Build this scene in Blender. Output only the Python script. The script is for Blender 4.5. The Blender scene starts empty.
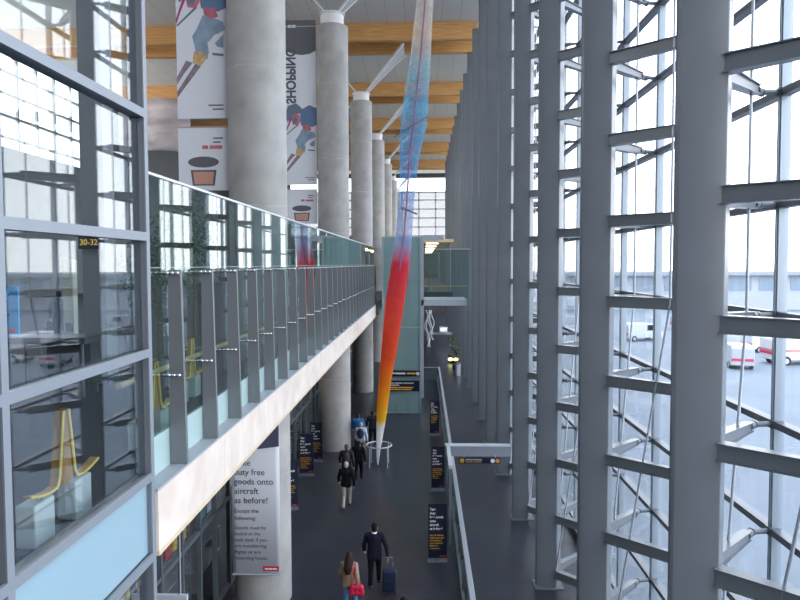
import bpy, bmesh, math, random
from mathutils import Vector, Matrix
random.seed(7)
SC = bpy.context.scene
COL = SC.collection
PI = math.pi

# ------------------------------------------------------------------ materials
MATS = {}
def mat(name, col, rough=.6, metal=0, noise=0, nscale=5, bump=0, emit=None, estr=0, spec=.5, stretch=None, alpha=1, col2=None, backlit=0):
    if name in MATS: return MATS[name]
    m = bpy.data.materials.new(name); m.use_nodes = True
    nt = m.node_tree; b = nt.nodes['Principled BSDF']; L = nt.links
    b.inputs['Base Color'].default_value = (*col, 1); b.inputs['Roughness'].default_value = rough
    b.inputs['Metallic'].default_value = metal; b.inputs['Specular IOR Level'].default_value = spec
    if alpha < 1: b.inputs['Alpha'].default_value = alpha
    tc = nt.nodes.new('ShaderNodeTexCoord'); mp = nt.nodes.new('ShaderNodeMapping')
    L.new(tc.outputs['Object'], mp.inputs[0])
    if stretch: mp.inputs['Scale'].default_value = stretch
    n = nt.nodes.new('ShaderNodeTexNoise'); n.inputs['Scale'].default_value = nscale; n.inputs['Detail'].default_value = 5
    L.new(mp.outputs[0], n.inputs['Vector'])
    if noise:
        r = nt.nodes.new('ShaderNodeValToRGB')
        c2 = col2 or tuple(min(1, c*(1+noise)) for c in col)
        c1 = tuple(c*(1-noise) for c in col)
        r.color_ramp.elements[0].position = .3; r.color_ramp.elements[1].position = .7
        r.color_ramp.elements[0].color = (*c1, 1); r.color_ramp.elements[1].color = (*c2, 1)
        L.new(n.outputs['Fac'], r.inputs[0]); L.new(r.outputs[0], b.inputs['Base Color'])
    if bump:
        bp = nt.nodes.new('ShaderNodeBump'); bp.inputs['Strength'].default_value = bump; bp.inputs['Distance'].default_value = .02
        L.new(n.outputs['Fac'], bp.inputs['Height']); L.new(bp.outputs[0], b.inputs['Normal'])
    if emit:
        b.inputs['Emission Color'].default_value = (*emit, 1); b.inputs['Emission Strength'].default_value = estr
    MATS[name] = m; return m

def glass(name, tint=(1, 1, 1), f0=.04, rough=0., body=None, bodyfac=0., gain=1.0):
    """thin architectural glass: see-through with a mirror share that grows at grazing angles (Schlick)"""
    if name in MATS: return MATS[name]
    m = bpy.data.materials.new(name); m.use_nodes = True
    nt = m.node_tree; nt.nodes.clear(); L = nt.links; N = nt.nodes.new
    out = N('ShaderNodeOutputMaterial'); tr = N('ShaderNodeBsdfTransparent'); gl = N('ShaderNodeBsdfGlossy')
    tr.inputs[0].default_value = (*tint, 1); gl.inputs['Roughness'].default_value = rough; gl.inputs[0].default_value = (1, 1, 1, 1)
    geo = N('ShaderNodeNewGeometry'); dot = N('ShaderNodeVectorMath'); dot.operation = 'DOT_PRODUCT'
    L.new(geo.outputs['Normal'], dot.inputs[0]); L.new(geo.outputs['Incoming'], dot.inputs[1])
    ab = N('ShaderNodeMath'); ab.operation = 'ABSOLUTE'; L.new(dot.outputs['Value'], ab.inputs[0])
    inv = N('ShaderNodeMath'); inv.operation = 'SUBTRACT'; inv.inputs[0].default_value = 1; L.new(ab.outputs[0], inv.inputs[1])
    pw = N('ShaderNodeMath'); pw.operation = 'POWER'; L.new(inv.outputs[0], pw.inputs[0]); pw.inputs[1].default_value = 5
    ml = N('ShaderNodeMath'); ml.operation = 'MULTIPLY_ADD'; L.new(pw.outputs[0], ml.inputs[0]); ml.inputs[1].default_value = gain*(1-f0); ml.inputs[2].default_value = f0*gain
    mx = N('ShaderNodeMixShader'); L.new(ml.outputs[0], mx.inputs[0]); L.new(gl.outputs[0], mx.inputs[2])
    if body:
        df = N('ShaderNodeBsdfDiffuse'); df.inputs[0].default_value = (*body, 1)
        m2 = N('ShaderNodeMixShader'); m2.inputs[0].default_value = bodyfac
        L.new(tr.outputs[0], m2.inputs[1]); L.new(df.outputs[0], m2.inputs[2]); L.new(m2.outputs[0], mx.inputs[1])
    else: L.new(tr.outputs[0], mx.inputs[1])
    L.new(mx.outputs[0], out.inputs[0]); MATS[name] = m; return m

def tile_mat(name, c1, c2, mortar, w, h, rough, axis='XY', msize=.006, noise=True, spec=.5):
    if name in MATS: return MATS[name]
    m = bpy.data.materials.new(name); m.use_nodes = True
    nt = m.node_tree; b = nt.nodes['Principled BSDF']; L = nt.links
    tc = nt.nodes.new('ShaderNodeTexCoord'); mp = nt.nodes.new('ShaderNodeMapping')
    if axis == 'YZ': mp.inputs['Rotation'].default_value = (0, -PI/2, -PI/2)
    L.new(tc.outputs['Object'], mp.inputs[0])
    br = nt.nodes.new('ShaderNodeTexBrick'); L.new(mp.outputs[0], br.inputs[0])
    br.inputs['Color1'].default_value = (*c1, 1); br.inputs['Color2'].default_value = (*c2, 1); br.inputs['Mortar'].default_value = (*mortar, 1)
    br.inputs['Scale'].default_value = 1; br.inputs['Brick Width'].default_value = w; br.inputs['Row Height'].default_value = h
    br.inputs['Mortar Size'].default_value = msize; br.offset = 0
    n = nt.nodes.new('ShaderNodeTexNoise'); n.inputs['Scale'].default_value = .8; n.inputs['Detail'].default_value = 6
    L.new(tc.outputs['Object'], n.inputs['Vector'])
    mx = nt.nodes.new('ShaderNodeMix'); mx.data_type = 'RGBA'; mx.blend_type = 'MULTIPLY'; mx.inputs[0].default_value = .5 if noise else 0
    L.new(br.outputs[0], mx.inputs[6]); L.new(n.outputs['Color'], mx.inputs[7])
    L.new((mx.outputs[2] if noise else br.outputs[0]), b.inputs['Base Color'])
    b.inputs['Roughness'].default_value = rough; b.inputs['Specular IOR Level'].default_value = spec
    MATS[name] = m; return m

def wood(name, c1, c2, stretch):
    m = mat(name, c1, .45, noise=.2, nscale=3, col2=c2, stretch=stretch); return m

# ------------------------------------------------------------------ mesh builder
class MB:
    def __init__(s): s.v = []; s.f = []; s.mi = []; s.cur = 0; s.sm = []
    def add(s, vs, fs, smooth=False):
        b = len(s.v); s.v += [tuple(v) for v in vs]
        for f in fs: s.f.append([b+i for i in f]); s.mi.append(s.cur); s.sm.append(smooth)
        return s
    def box(s, x0, x1, y0, y1, z0, z1):
        vs = [(x, y, z) for z in (z0, z1) for y in (y0, y1) for x in (x0, x1)]
        return s.add(vs, [(0,2,3,1),(4,5,7,6),(0,1,5,4),(2,6,7,3),(0,4,6,2),(1,3,7,5)])
    def obox(s, p, q, w, h, up=(0,0,1), w2=None, h2=None):
        """bar from p to q: width w (sideways) and height h (up), optionally tapering to w2, h2"""
        p = Vector(p); q = Vector(q); d = (q-p).normalized(); up = Vector(up)
        if abs(d.dot(up)) > .99: up = Vector((0,1,0))
        sd = d.cross(up).normalized(); u = sd.cross(d).normalized()
        w2 = w if w2 is None else w2; h2 = h if h2 is None else h2
        vs = []
        for c, a, b in ((p, w, h), (q, w2, h2)):
            for i, j in ((-1,-1),(1,-1),(1,1),(-1,1)): vs.append(c+sd*(i*a/2)+u*(j*b/2))
        return s.add(vs, [(0,1,2,3),(7,6,5,4),(0,4,5,1),(1,5,6,2),(2,6,7,3),(3,7,4,0)])
    def tube(s, p, q, r, r2=None, n=12, cap=True):
        p = Vector(p); q = Vector(q); d = (q-p).normalized(); r2 = r if r2 is None else r2
        a = d.orthogonal().normalized(); b = d.cross(a)
        vs = []
        for c, rr in ((p, r), (q, r2)):
            for i in range(n): t = 2*PI*i/n; vs.append(c+(a*math.cos(t)+b*math.sin(t))*rr)
        s.add(vs, [(i,(i+1)%n,n+(i+1)%n,n+i) for i in range(n)], True)
        if cap:
            s.add(vs[:n], [tuple(range(n))[::-1]]); s.add(vs[n:], [tuple(range(n))])
        return s
    def path(s, pts, r, n=8, closed=False):
        k = len(pts)
        for i in range(k if closed else k-1): s.tube(pts[i], pts[(i+1)%k], r, n=n)
        return s
    def prism(s, poly, axis, a, b):
        """polygon (2-D) extruded along axis 'x','y','z' from a to b"""
        n = len(poly)
        def P(u, v, t): return {'x': (t,u,v), 'y': (u,t,v), 'z': (u,v,t)}[axis]
        vs = [P(u, v, a) for u, v in poly]+[P(u, v, b) for u, v in poly]
        return s.add(vs, [tuple(range(n))[::-1], tuple(range(n, 2*n))]+[(i,(i+1)%n,n+(i+1)%n,n+i) for i in range(n)])
    def rings(s, rings, cap=True, smooth=True, closed=True):
        n = len(rings[0]); vs = [v for r in rings for v in r]; fs = []
        for k in range(len(rings)-1):
            for i in range(n if closed else n-1):
                j = (i+1) % n; fs.append((k*n+i, k*n+j, (k+1)*n+j, (k+1)*n+i))
        s.add(vs, fs, smooth)
        if cap:
            s.add(rings[0], [tuple(range(n))[::-1]]); s.add(rings[-1], [tuple(range(n))])
        return s
    def ball(s, c, rx, ry=None, rz=None, n=12, m=8):
        ry = ry or rx; rz = rz or rx; c = Vector(c)
        vs = [c+Vector((0,0,-rz))]
        for k in range(1, m):
            ph = -PI/2+PI*k/m
            for i in range(n):
                t = 2*PI*i/n; vs.append(c+Vector((rx*math.cos(ph)*math.cos(t), ry*math.cos(ph)*math.sin(t), rz*math.sin(ph))))
        vs.append(c+Vector((0,0,rz))); fs = []
        for i in range(n): fs.append((0, 1+(i+1)%n, 1+i))
        for k in range(m-2):
            for i in range(n):
                j = (i+1)%n; fs.append((1+k*n+i, 1+k*n+j, 1+(k+1)*n+j, 1+(k+1)*n+i))
        e = len(vs)-1
        for i in range(n): fs.append((e, 1+(m-2)*n+i, 1+(m-2)*n+(i+1)%n))
        return s.add(vs, fs, True)
    def cone(s, p, q, r0, r1, n=12):      # round-ended tapered limb
        s.tube(p, q, r0, r1, n=n); s.ball(p, r0, n=n); s.ball(q, r1, n=n); return s
    def build(s, name, mats, parent=None, off=None, bevel=0):
        me = bpy.data.meshes.new(name)
        o_ = Vector(off) if off is not None else (Vector(parent.location) if parent and parent.parent is None else Vector((0,0,0)))
        if parent is not None and parent.parent is not None and off is None: o_ = Vector(parent.get('_o', (0,0,0)))
        me.from_pydata([tuple(Vector(v)-o_) for v in s.v], [], s.f)
        for p, i, sm in zip(me.polygons, s.mi, s.sm): p.material_index = i; p.use_smooth = sm
        for m in (mats if isinstance(mats, (list, tuple)) else [mats]): me.materials.append(m)
        bm = bmesh.new(); bm.from_mesh(me); bmesh.ops.recalc_face_normals(bm, faces=bm.faces); bm.to_mesh(me); bm.free()
        me.update()
        o = bpy.data.objects.new(name, me); COL.objects.link(o)
        if parent is not None:
            o.parent = parent
        if bevel:
            md = o.modifiers.new('bevel', 'BEVEL'); md.width = bevel; md.segments = 2; md.limit_method = 'ANGLE'
        return o

ROOTOFF = {}
def tag(o, label=None, cat=None, group=None, kind=None):
    if label: o['label'] = label
    if cat: o['category'] = cat
    if group: o['group'] = group
    if kind: o['kind'] = kind
    return o
def thing(name, label, cat, loc, group=None, kind=None):
    o = bpy.data.objects.new(name, None); COL.objects.link(o); o.location = loc; o.empty_display_size = .2
    return tag(o, label, cat, group, kind)
def part(mb, name, m, root, bevel=0):
    """a part of a thing; coordinates of mb are world coordinates"""
    return mb.build(name, m, root, off=root.location, bevel=bevel)
def sub(mb, name, m, pt, bevel=0):
    return mb.build(name, m, pt, off=pt.parent.location, bevel=bevel)
def struct(mb, name, m, bevel=0):
    o = mb.build(name, m, None, bevel=bevel); o['kind'] = 'structure'; return o
def dup(root, loc, label=None, group=None, rz=None):
    r = root.copy(); COL.objects.link(r); r.location = loc
    if label: r['label'] = label
    if group: r['group'] = group
    if rz is not None: r.rotation_euler = (0, 0, rz)
    for ch in list(root.children):
        c = ch.copy(); COL.objects.link(c); c.parent = r
        for g in list(ch.children):
            d = g.copy(); COL.objects.link(d); d.parent = c
    return r
def text_mesh(lines, size, spacing=1.0, align='LEFT', bold=0):
    """lettering as flat mesh vertices in the XZ plane: list of (verts, faces) with origin at first baseline"""
    cu = bpy.data.curves.new('lettering_curve', 'FONT'); cu.body = '\n'.join(lines); cu.size = size; cu.space_line = spacing; cu.align_x = align; cu.offset = bold
    ob = bpy.data.objects.new('lettering_source', cu); COL.objects.link(ob)
    dg = bpy.context.evaluated_depsgraph_get(); me = bpy.data.meshes.new_from_object(ob.evaluated_get(dg))
    vs = [v.co.copy() for v in me.vertices]; fs = [tuple(p.vertices) for p in me.polygons]
    bpy.data.objects.remove(ob); bpy.data.curves.remove(cu); bpy.data.meshes.remove(me)
    return vs, fs
def add_text(mb, lines, size, fn, spacing=1.0, align='LEFT', bold=0):
    vs, fs = text_mesh(lines, size, spacing, align, bold)
    mb.add([fn(v.x, v.y) for v in vs], fs)
    return mb
def text_parts(t, name, m, lines, size, fn, spacing=1.0, bold=0):
    for i, ln in enumerate(lines):
        part(add_text(MB(), [ln], size, lambda u, v: fn(u, v-i*size*spacing), bold=bold), name, m, t)
def bars(mb, rows, fn, h):
    """words too small to read in the photograph, as strokes: rows of (y, [(x0,x1)...])"""
    for y, ws in rows:
        for x0, x1 in ws: mb.add([fn(x0, y), fn(x1, y), fn(x1, y+h), fn(x0, y+h)], [(0,1,2,3)])
    return mb

# ------------------------------------------------------------------ palette
STEEL = mat('painted_steel', (.180, .200, .225), .27, noise=.04, nscale=2)
STEELD = mat('dark_steel', (.17, .185, .21), .4)
ALU = mat('aluminium', (.52, .56, .63), .35, .3)
ALUD = mat('grey_aluminium', (.2, .215, .24), .4, .2)
POST = mat('post_steel', (.19, .20, .21), .4, .2)
CHROME = mat('chrome', (.75, .76, .78), .15, 1)
CONC = mat('concrete', (.40, .39, .375), .85, noise=.16, nscale=1.3, bump=.15)
STONE = mat('cream_marble', (.74, .63, .555), .5, noise=.05, nscale=2.2, col2=(.84, .74, .66))
LEDGE = mat('grey_ledge', (.36, .39, .42), .5)
WHITE = mat('white_paint', (.8, .8, .8), .5)
FLOORM = tile_mat('slate_floor', (.052, .056, .072), (.043, .047, .062), (.03, .033, .042), 1.2, .6, .33)
UPFLOOR = mat('upper_floor', (.04, .04, .048), .6, noise=.1, spec=.25)
CEILM = tile_mat('ceiling_panels', (.80, .76, .70), (.77, .735, .675), (.58, .55, .5), 1.2, 7.0, .8, noise=False, msize=.02)
GLULAM = wood('glulam', (.74, .38, .13), (.86, .48, .18), (.25, 3, 6))
OAK = wood('oak_rail', (.55, .36, .16), (.68, .46, .22), (6, .5, 6))
YELLOWPLY = mat('yellow_ply', (.85, .58, .10), .45)
BROWNPLY = wood('brown_ply', (.42, .20, .06), (.52, .26, .08), (4, 4, .6))
GLASSF = glass('facade_glass', (.96, .98, 1), .03)
GLASSL = glass('hall_glass', (.86, .92, .95), .06, gain=1.2)
GLASSB = glass('balustrade_glass', (.80, .91, .90), .045, gain=1.3)
GLASSR = glass('rail_glass', (.84, .92, .93), .04, body=(.3, .4, .42), bodyfac=.08)
GLASST = glass('lift_glass', (.45, .66, .68), .07, body=(.36, .54, .55), bodyfac=.6)
FROST = mat('frosted_glass', (.42, .56, .56), .25)
BLUEP = mat('pale_blue_panel', (.30, .44, .52), .3)
BLACK = mat('black', (.012, .012, .015), .5)
SIGNB = mat('sign_navy', (.008, .010, .03), .35)
TXTW = mat('text_white', (.85, .85, .85), .5)
TXTO = mat('text_orange', (.85, .42, .04), .5)
TXTD = mat('text_dark', (.035, .03, .07), .6)
TXTG = mat('text_grey', (.18, .18, .2), .6)
RED = mat('logo_red', (.65, .02, .08), .5)
CLOTHB = mat('banner_cloth', (.78, .80, .86), .7)
SHOPDARK = mat('shop_dark', (.05, .045, .045), .6)
HALLW = mat('hall_wall', (.20, .20, .21), .8, noise=.06, nscale=.5)

# ------------------------------------------------------------------ camera, world
cam = bpy.data.cameras.new('camera'); camo = bpy.data.objects.new('camera', cam); COL.objects.link(camo)
cam.sensor_fit = 'HORIZONTAL'; cam.sensor_width = 36; cam.lens = 28.8; cam.shift_y = -.0087; cam.clip_end = 1000; cam.clip_start = .05
R = Matrix.Rotation(math.radians(2.15), 4, 'Z') @ Matrix.Rotation(math.radians(90-2.6), 4, 'X') @ Matrix.Rotation(math.radians(-.2), 4, 'Z')
camo.matrix_world = Matrix.Translation((0, 0, 9)) @ R
SC.camera = camo
w = bpy.data.worlds.new('world'); SC.world = w; w.use_nodes = True
nt = w.node_tree; bg = nt.nodes['Background']
tc = nt.nodes.new('ShaderNodeTexCoord'); sp = nt.nodes.new('ShaderNodeSeparateXYZ'); rp = nt.nodes.new('ShaderNodeValToRGB')
nt.links.new(tc.outputs['Generated'], sp.inputs[0]); nt.links.new(sp.outputs['Z'], rp.inputs[0]); nt.links.new(rp.outputs[0], bg.inputs[0])
rp.color_ramp.elements[0].position = 0; rp.color_ramp.elements[0].color = (1, .985, .965, 1)
rp.color_ramp.elements[1].position = .8; rp.color_ramp.elements[1].color = (.74, .84, 1, 1)
bg.inputs[1].default_value = 3.3
SC.view_settings.view_transform = 'Standard'; SC.view_settings.look = 'None'; SC.view_settings.gamma = 1
SC.view_settings.use_curve_mapping = False; SC.view_settings.exposure = .55
SC.cycles.transparent_max_bounces = 32; SC.cycles.max_bounces = 8; SC.cycles.diffuse_bounces = 5
SC.cycles.sample_clamp_indirect = 6; SC.cycles.caustics_reflective = False; SC.cycles.caustics_refractive = False

def area(name, loc, sx, sy, power, col=(1,1,1), rot=(0,0,0)):
    l = bpy.data.lights.new(name, 'AREA'); l.shape = 'RECTANGLE'; l.size = sx; l.size_y = sy; l.energy = power; l.color = col
    o = bpy.data.objects.new(name, l); COL.objects.link(o); o.location = loc; o.rotation_euler = rot; return o

# ------------------------------------------------------------------ shell
END = 115.0
struct(MB().box(-30, 5.2, -6, END, -.3, 0), 'floor', FLOORM)
struct(MB().box(-30, -3.1, -6, 6.76, 5.9, 6.53).box(-30, -3.03, 6.76, END, 5.9, 6.53), 'floor_upper', UPFLOOR)
struct(MB().box(-30, 5.2, -6.3, -6, 0, 25.1), 'wall_back_light_block', HALLW)  # unseen wall, added to block light from behind the camera
struct(MB().box(-30, 5.6, -6, END+.4, 25.1, 25.5), 'ceiling', CEILM)
struct(MB().box(-30.3, -30, -6, END, 0, 17.5).box(-30.3, -30, 58, END, 17.5, 25.1), 'wall_left', HALLW)
g = MB()
for i in range(27): g.box(-30.2, -30, -5.9+2.4*i-.1, -5.9+2.4*i+.1, 17.5, 25.1)
for i in range(5): g.box(-30.2, -30, -6, 58, 18.2+1.57*i-.1, 18.2+1.57*i+.1)
wl = struct(g, 'window_22', mat('pale_frame', (.5, .5, .5), .5))  # clerestory added in the left wall to brighten the ceiling
MB().box(-30.12, -30.09, -6, 58, 17.5, 25.1).build('pane', GLASSF, wl)
struct(MB().box(-30, -24, 92.6, 93, 6.62, 25.1), 'wall_side', HALLW)
e = MB(); e.box(-30, 5.2, END, END+.3, 0, 14); e.box(-30, 5.2, END, END+.3, 24.3, 25.1)
struct(e, 'wall_end', mat('end_wall', (.09, .09, .09), .8))
# end wall glazing: a clear clerestory band above a mullioned grid
g = MB()
for z in (14.05, 15.6, 17.2, 18.8, 20.4, 21.75): g.box(-24, 5.2, END-.05, END+.2, z-.11, z+.11)
for i in range(10): g.box(5.1-.12-3.0*i, 5.1+.12-3.0*i, END-.05, END+.2, 14, 21.8)
we = struct(g, 'window_20', mat('pale_frame', (.5, .5, .5), .5))
MB().box(-24, 5.2, END+.05, END+.08, 14, 21.8).build('pane', glass('screen_glass', (.55, .56, .58), .04, body=(.5, .5, .5), bodyfac=.25), we)
struct(MB().box(-30, -24, END, END+.3, 14, 24.3), 'wall_end_side', HALLW)
gb = struct(MB().box(-24, 5.2, END, END+.2, 21.8, 21.95), 'window_21', mat('pale_frame', (.5, .5, .5)))
MB().box(-24, 5.2, END+.1, END+.13, 21.95, 24.3).build('pane', GLASSF, gb)
# white sill in front of the end opening
struct(MB().box(-2.8, 5.2, END-1.2, END, 13.4, 14), 'trim_1', WHITE)

# ------------------------------------------------------------------ glulam roof beams, in pairs over every concrete column
CY = [16.8+14.1*k for k in range(7)]
ORD = ['first', 'second', 'third', 'fourth', 'fifth', 'sixth', 'seventh', 'eighth', 'ninth', 'tenth', 'eleventh', 'twelfth', 'thirteenth', 'fourteenth', 'fifteenth', 'sixteenth', 'seventeenth', 'eighteenth', 'nineteenth', 'twentieth']
for k, y in enumerate(CY[1:]):
    for s, nm in ((-1.35, 'front'), (1.35, 'rear')):
        yy = y+s
        o = MB().box(-29.98, 3.55, yy-.21, yy+.21, 23.95, 25.095).build('roof_beam', GLULAM, bevel=.02)
        tag(o, f'orange glued timber roof beam, {nm} one of the pair over the {ORD[k+1]} concrete column', 'beam', 'timber roof beams', 'thing')

# ------------------------------------------------------------------ concrete columns with white capitals and steel roof struts
STRUTM = mat('strut_steel', (.33, .32, .33), .45)
def concrete_column(k, y):
    x = -4.35; r = .75
    t = thing('concrete_column', f'{["big round concrete column nearest the camera, standing behind the welcome banner", "second round concrete column, topped by a white capital", "third round concrete column, behind the glass lift tower"][k] if k < 3 else ORD[k]+" round concrete column along the balcony, far down the hall"}', 'column', (x, y, 0), 'concrete columns along the balcony', 'thing')
    m = MB(); n = 40; prof = []
    z = 0
    while z < 20.25:
        z2 = min(20.25, z+3.5)
        prof += [(z+.0, r-.003), (z+.03, r), (z2-.03, r), (z2, r-.003)]; z = z2
    m.rings([[(x+rr*math.cos(2*PI*i/n), y+rr*math.sin(2*PI*i/n), zz) for i in range(n)] for zz, rr in prof])
    part(m, 'shaft', CONC, t)
    m = MB().tube((x, y, 20.25), (x, y, 20.8), .55, .55, n=32); m.tube((x, y, 20.8), (x, y, 20.85), .62, .62, n=32)
    part(m, 'capital', WHITE, t)
    for sx in (-1, 1):
        ends = []
        for sy in (-1, 1):
            p = Vector((x+sx*.3, y+sy*.22, 20.87)); q = Vector((x+sx*3.0, y+sy*1.2, 23.86)); ends.append((p, q))
            part(MB().obox(p, q, .09, .14, up=(0, 1, 0), w2=.14, h2=.16), 'strut', mat('flange_white', (.62, .62, .63), .5), t)
        (p0, q0), (p1, q1) = ends; n_ = (q0-p0).cross(p1-p0).normalized()*.02
        w_ = MB().add([p0-n_, q0-n_, q1-n_, p1-n_, p0+n_, q0+n_, q1+n_, p1+n_], [(0,1,2,3),(7,6,5,4),(0,4,5,1),(1,5,6,2),(2,6,7,3),(3,7,4,0)])
        part(w_, 'strut_web', STRUTM, t)
    return t
for k, y in enumerate(CY): concrete_column(k, y)

# ------------------------------------------------------------------ the glazed facade on the right: slim lens-shaped columns with V arms
FX = 3.45; FY0 = 8.1; FDY = 4.79; NF = 19
LEV = [8.25+1.57*k for k in range(-5, 10)]
def fin_section(x0=-.345, x1=.365):
    # slim blade: thin edge towards the hall, flat broad face, half-round nose turned to the window
    pts = [(x0, -.03), (x0+.03, -.06), (x0+.20, -.125), (x1-.175, -.175), (x1-.16, -.17), (x1-.075, -.06), (x1-.02, .03), (x1, .085), (x1-.02, .14), (x1-.07, .175), (x0+.20, .125), (x0+.03, .06), (x0, .03)]
    return pts
SEC = fin_section()
NODX, NODY = 1.33, 1.23
def fin_label(k):
    if k == 0: return 'nearest and widest grey steel facade column, beside the first big window gap'
    if k < 6: return f'{ORD[k]} grey steel facade column counted from the camera, thin window gap beyond it'
    return f'{ORD[k]} grey steel facade column from the camera, overlapping its neighbours like a wall'
def make_fin(arms=True):
    t = thing('steel_column', '', 'column', (FX, FY0, 0), 'steel columns of the glazed facade', 'thing')
    m = MB(); m.prism([(FX+a, FY0+b) for a, b in SEC], 'z', 0, 23.93)
    o = part(m, 'shaft', STEEL, t)
    for p in o.data.polygons: p.use_smooth = abs(p.normal.z) < .5
    es = o.modifiers.new('edges', 'EDGE_SPLIT'); es.split_angle = .35
    m = MB().box(FX-.4, FX+.4, FY0-.27, FY0+.27, 0, .03); part(m, 'base_plate', STEELD, t)
    if not arms: return t
    for z in LEV:
        for s in (-1, 1):
            p = Vector((FX+.19, FY0+s*.14, z)); q = p+(Vector((FX+NODX, FY0+s*NODY, z))-p)*.86; he = .12 if s > 0 else .20
            m = MB().obox(p, q, .10, .21, w2=.07, h2=he)
            m.obox(p+Vector((0, 0, .105)), q+Vector((0, 0, he/2)), .2, .015, w2=.12)
            m.obox(p-Vector((0, 0, .105)), q-Vector((0, 0, he/2)), .2, .015, w2=.12)
            a = part(m, 'bracket_arm', STEEL, t)
            d = (q-p).normalized(); e2 = Vector((5.02, FY0+s*NODY, z))
            f = MB().tube(q-d*.03, q+d*.10, .06, n=10); f.tube(q+d*.10, q+d*.14, .03, n=8); f.tube(q+d*.14, q+d*.2, .06, n=10); f.tube(q+d*.14, e2, .04, n=8); f.box(4.98, 5.03, e2.y-.07, e2.y+.07, z-.06, z+.06)
            sub(f, 'end_fitting', STEELD, a)
    for s in (-1, 1):
        q = Vector((FX+.17+.8*(NODX-.22), FY0+s*(.10+.8*(NODY-.1)), 0))
        m = MB().tube((q.x, q.y, 8.25), (q.x, q.y, 23.9), .022, n=8)
        m.tube((q.x, q.y, 8.25), (FX+.15, FY0+s*.12, .1), .022, n=8)
        part(m, 'tie_rod', ALU, t)
    return t
fin0 = make_fin(True); fin0['label'] = fin_label(0)
for k in range(1, 8): dup(fin0, (FX, FY0+FDY*k, 0), fin_label(k))
finb = make_fin(False); finb.location = (FX, FY0+FDY*8, 0); finb['label'] = fin_label(8)
for k in range(9, NF): dup(finb, (FX, FY0+FDY*k, 0), fin_label(k))

# glazing bays, one window per bay between mullions
wy = [FY0+NODY+FDY/2*k-FDY/2 for k in range(-2, 46)]
FRAMEM = mat('facade_frame', (.36, .42, .48), .35, .3)
TRANSM = mat('facade_transom', (.16, .17, .19), .4, .2)
w0 = None
for i in range(len(wy)-1):
    a, b = wy[i], wy[i+1]
    if w0 is None:
        m = MB()
        m.box(5.02, 5.16, b-.045, b+.045, 0, 25.1); m.box(5.0, 5.02, b-.02, b+.02, 0, 25.1)
        for z in [0.1]+LEV: m.cur = 1; m.box(5.0, 5.15, a+.045, b-.045, z-.05, z+.05)
        w0 = m.build('window_1', [FRAMEM, TRANSM], None, off=(5.1, a, 0)); w0.location = (5.1, a, 0); w0['kind'] = 'structure'
        pn = MB().box(5.09, 5.115, a+.03, b-.03, .02, 25.08).build('pane', GLASSF, w0, off=(5.1, a, 0))
    else:
        c = w0.copy(); COL.objects.link(c); c.location = (5.1, a, 0); c.name = f'window_{30+i}'
        d = pn.copy(); COL.objects.link(d); d.parent = c

# ------------------------------------------------------------------ outside: apron, far pier, vehicles
struct(MB().box(5.3, 400, -60, 400, -.35, -.05), 'ground', mat('apron_concrete', (.17, .20, .235), .8, noise=.1, nscale=.15))
def pier(x0, x1, y0, y1, h, label):
    t = thing('pier_building', label, 'building', ((x0+x1)/2, y0, 0), None, 'thing')
    part(MB().box(x0, x1, y0, y1, -.05, h), 'wall', mat('pier_wall', (.42, .45, .5), .7), t)
    part(MB().box(x0-1, x1+1, y0-1.5, y1+1, h, h+.7), 'roof', mat('pier_roof', (.3, .32, .36), .6), t)
    n = int((x1-x0)/6)
    for i in range(min(n, 24)):
        a = x0+(x1-x0)*i/n+.6
        part(MB().box(a, a+4.6, y0-.1, y0+.05, 3.6, 6.2), 'window', mat('pier_glass', (.25, .32, .4), .1), t)
pier(22, 160, 126, 150, 6.6, 'long low pier building with a flat grey roof across the apron')
def van(x, y, rz, col, label, sc=1.0, stripe=False):
    t = thing('service_van', label, 'van', (0, 0, 0))
    prof = [(-2.3, .35), (2.3, .35), (2.35, .9), (1.6, 1.15), (1.0, 1.95), (-2.2, 2.05), (-2.35, 1.8)]
    part(MB().prism(prof, 'y', -.9, .9), 'body', mat('van_'+col[0], col[1], .3), t, bevel=.06)
    part(MB().prism([(1.58, 1.2), (1.06, 1.85), (.2, 1.85), (.2, 1.2)], 'y', -.915, .915), 'window', mat('van_glass', (.02, .025, .03), .1), t)
    for a in (-1.5, 1.5):
        for s in (-.8, .8):
            wl = part(MB().tube((a, s-.12, .3), (a, s+.12, .3), .35, n=20), 'wheel', BLACK, t)
            sub(MB().tube((a, s-.13, .3), (a, s+.13, .3), .19, n=16), 'hub', ALU, wl)
    part(MB().box(-2.36, -2.3, -.85, .85, .75, .95), 'rear_light', RED, t)
    if stripe: part(MB().prism([(-2.36, .95), (1.9, .95), (1.85, 1.12), (-2.36, 1.12)], 'y', -.912, .912), 'stripe', mat('stripe_red', (.5, .22, .22), .5), t)
    t.location = (x, y, -.05); t.rotation_euler = (0, 0, rz); t.scale = (sc,)*3
van(35.0, 66.5, .2, ('white', (.75, .75, .77)), 'white service van parked on the apron beyond the nearest window')
van(33.6, 58.5, .1, ('red', (.75, .74, .75)), 'large white van with a red stripe on the apron, through the nearest window', 1.25, True)
van(27.5, 57.0, 1.3, ('silver', (.5, .52, .55)), 'silver van beside the nearest steel column on the apron')
van(25.5, 76.0, .3, ('pale', (.6, .63, .68)), 'pale van on the apron seen through the second window gap')
van(36.0, 88.0, -.2, ('grey', (.35, .37, .4)), 'grey van farthest out on the apron, near the pier building')

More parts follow.
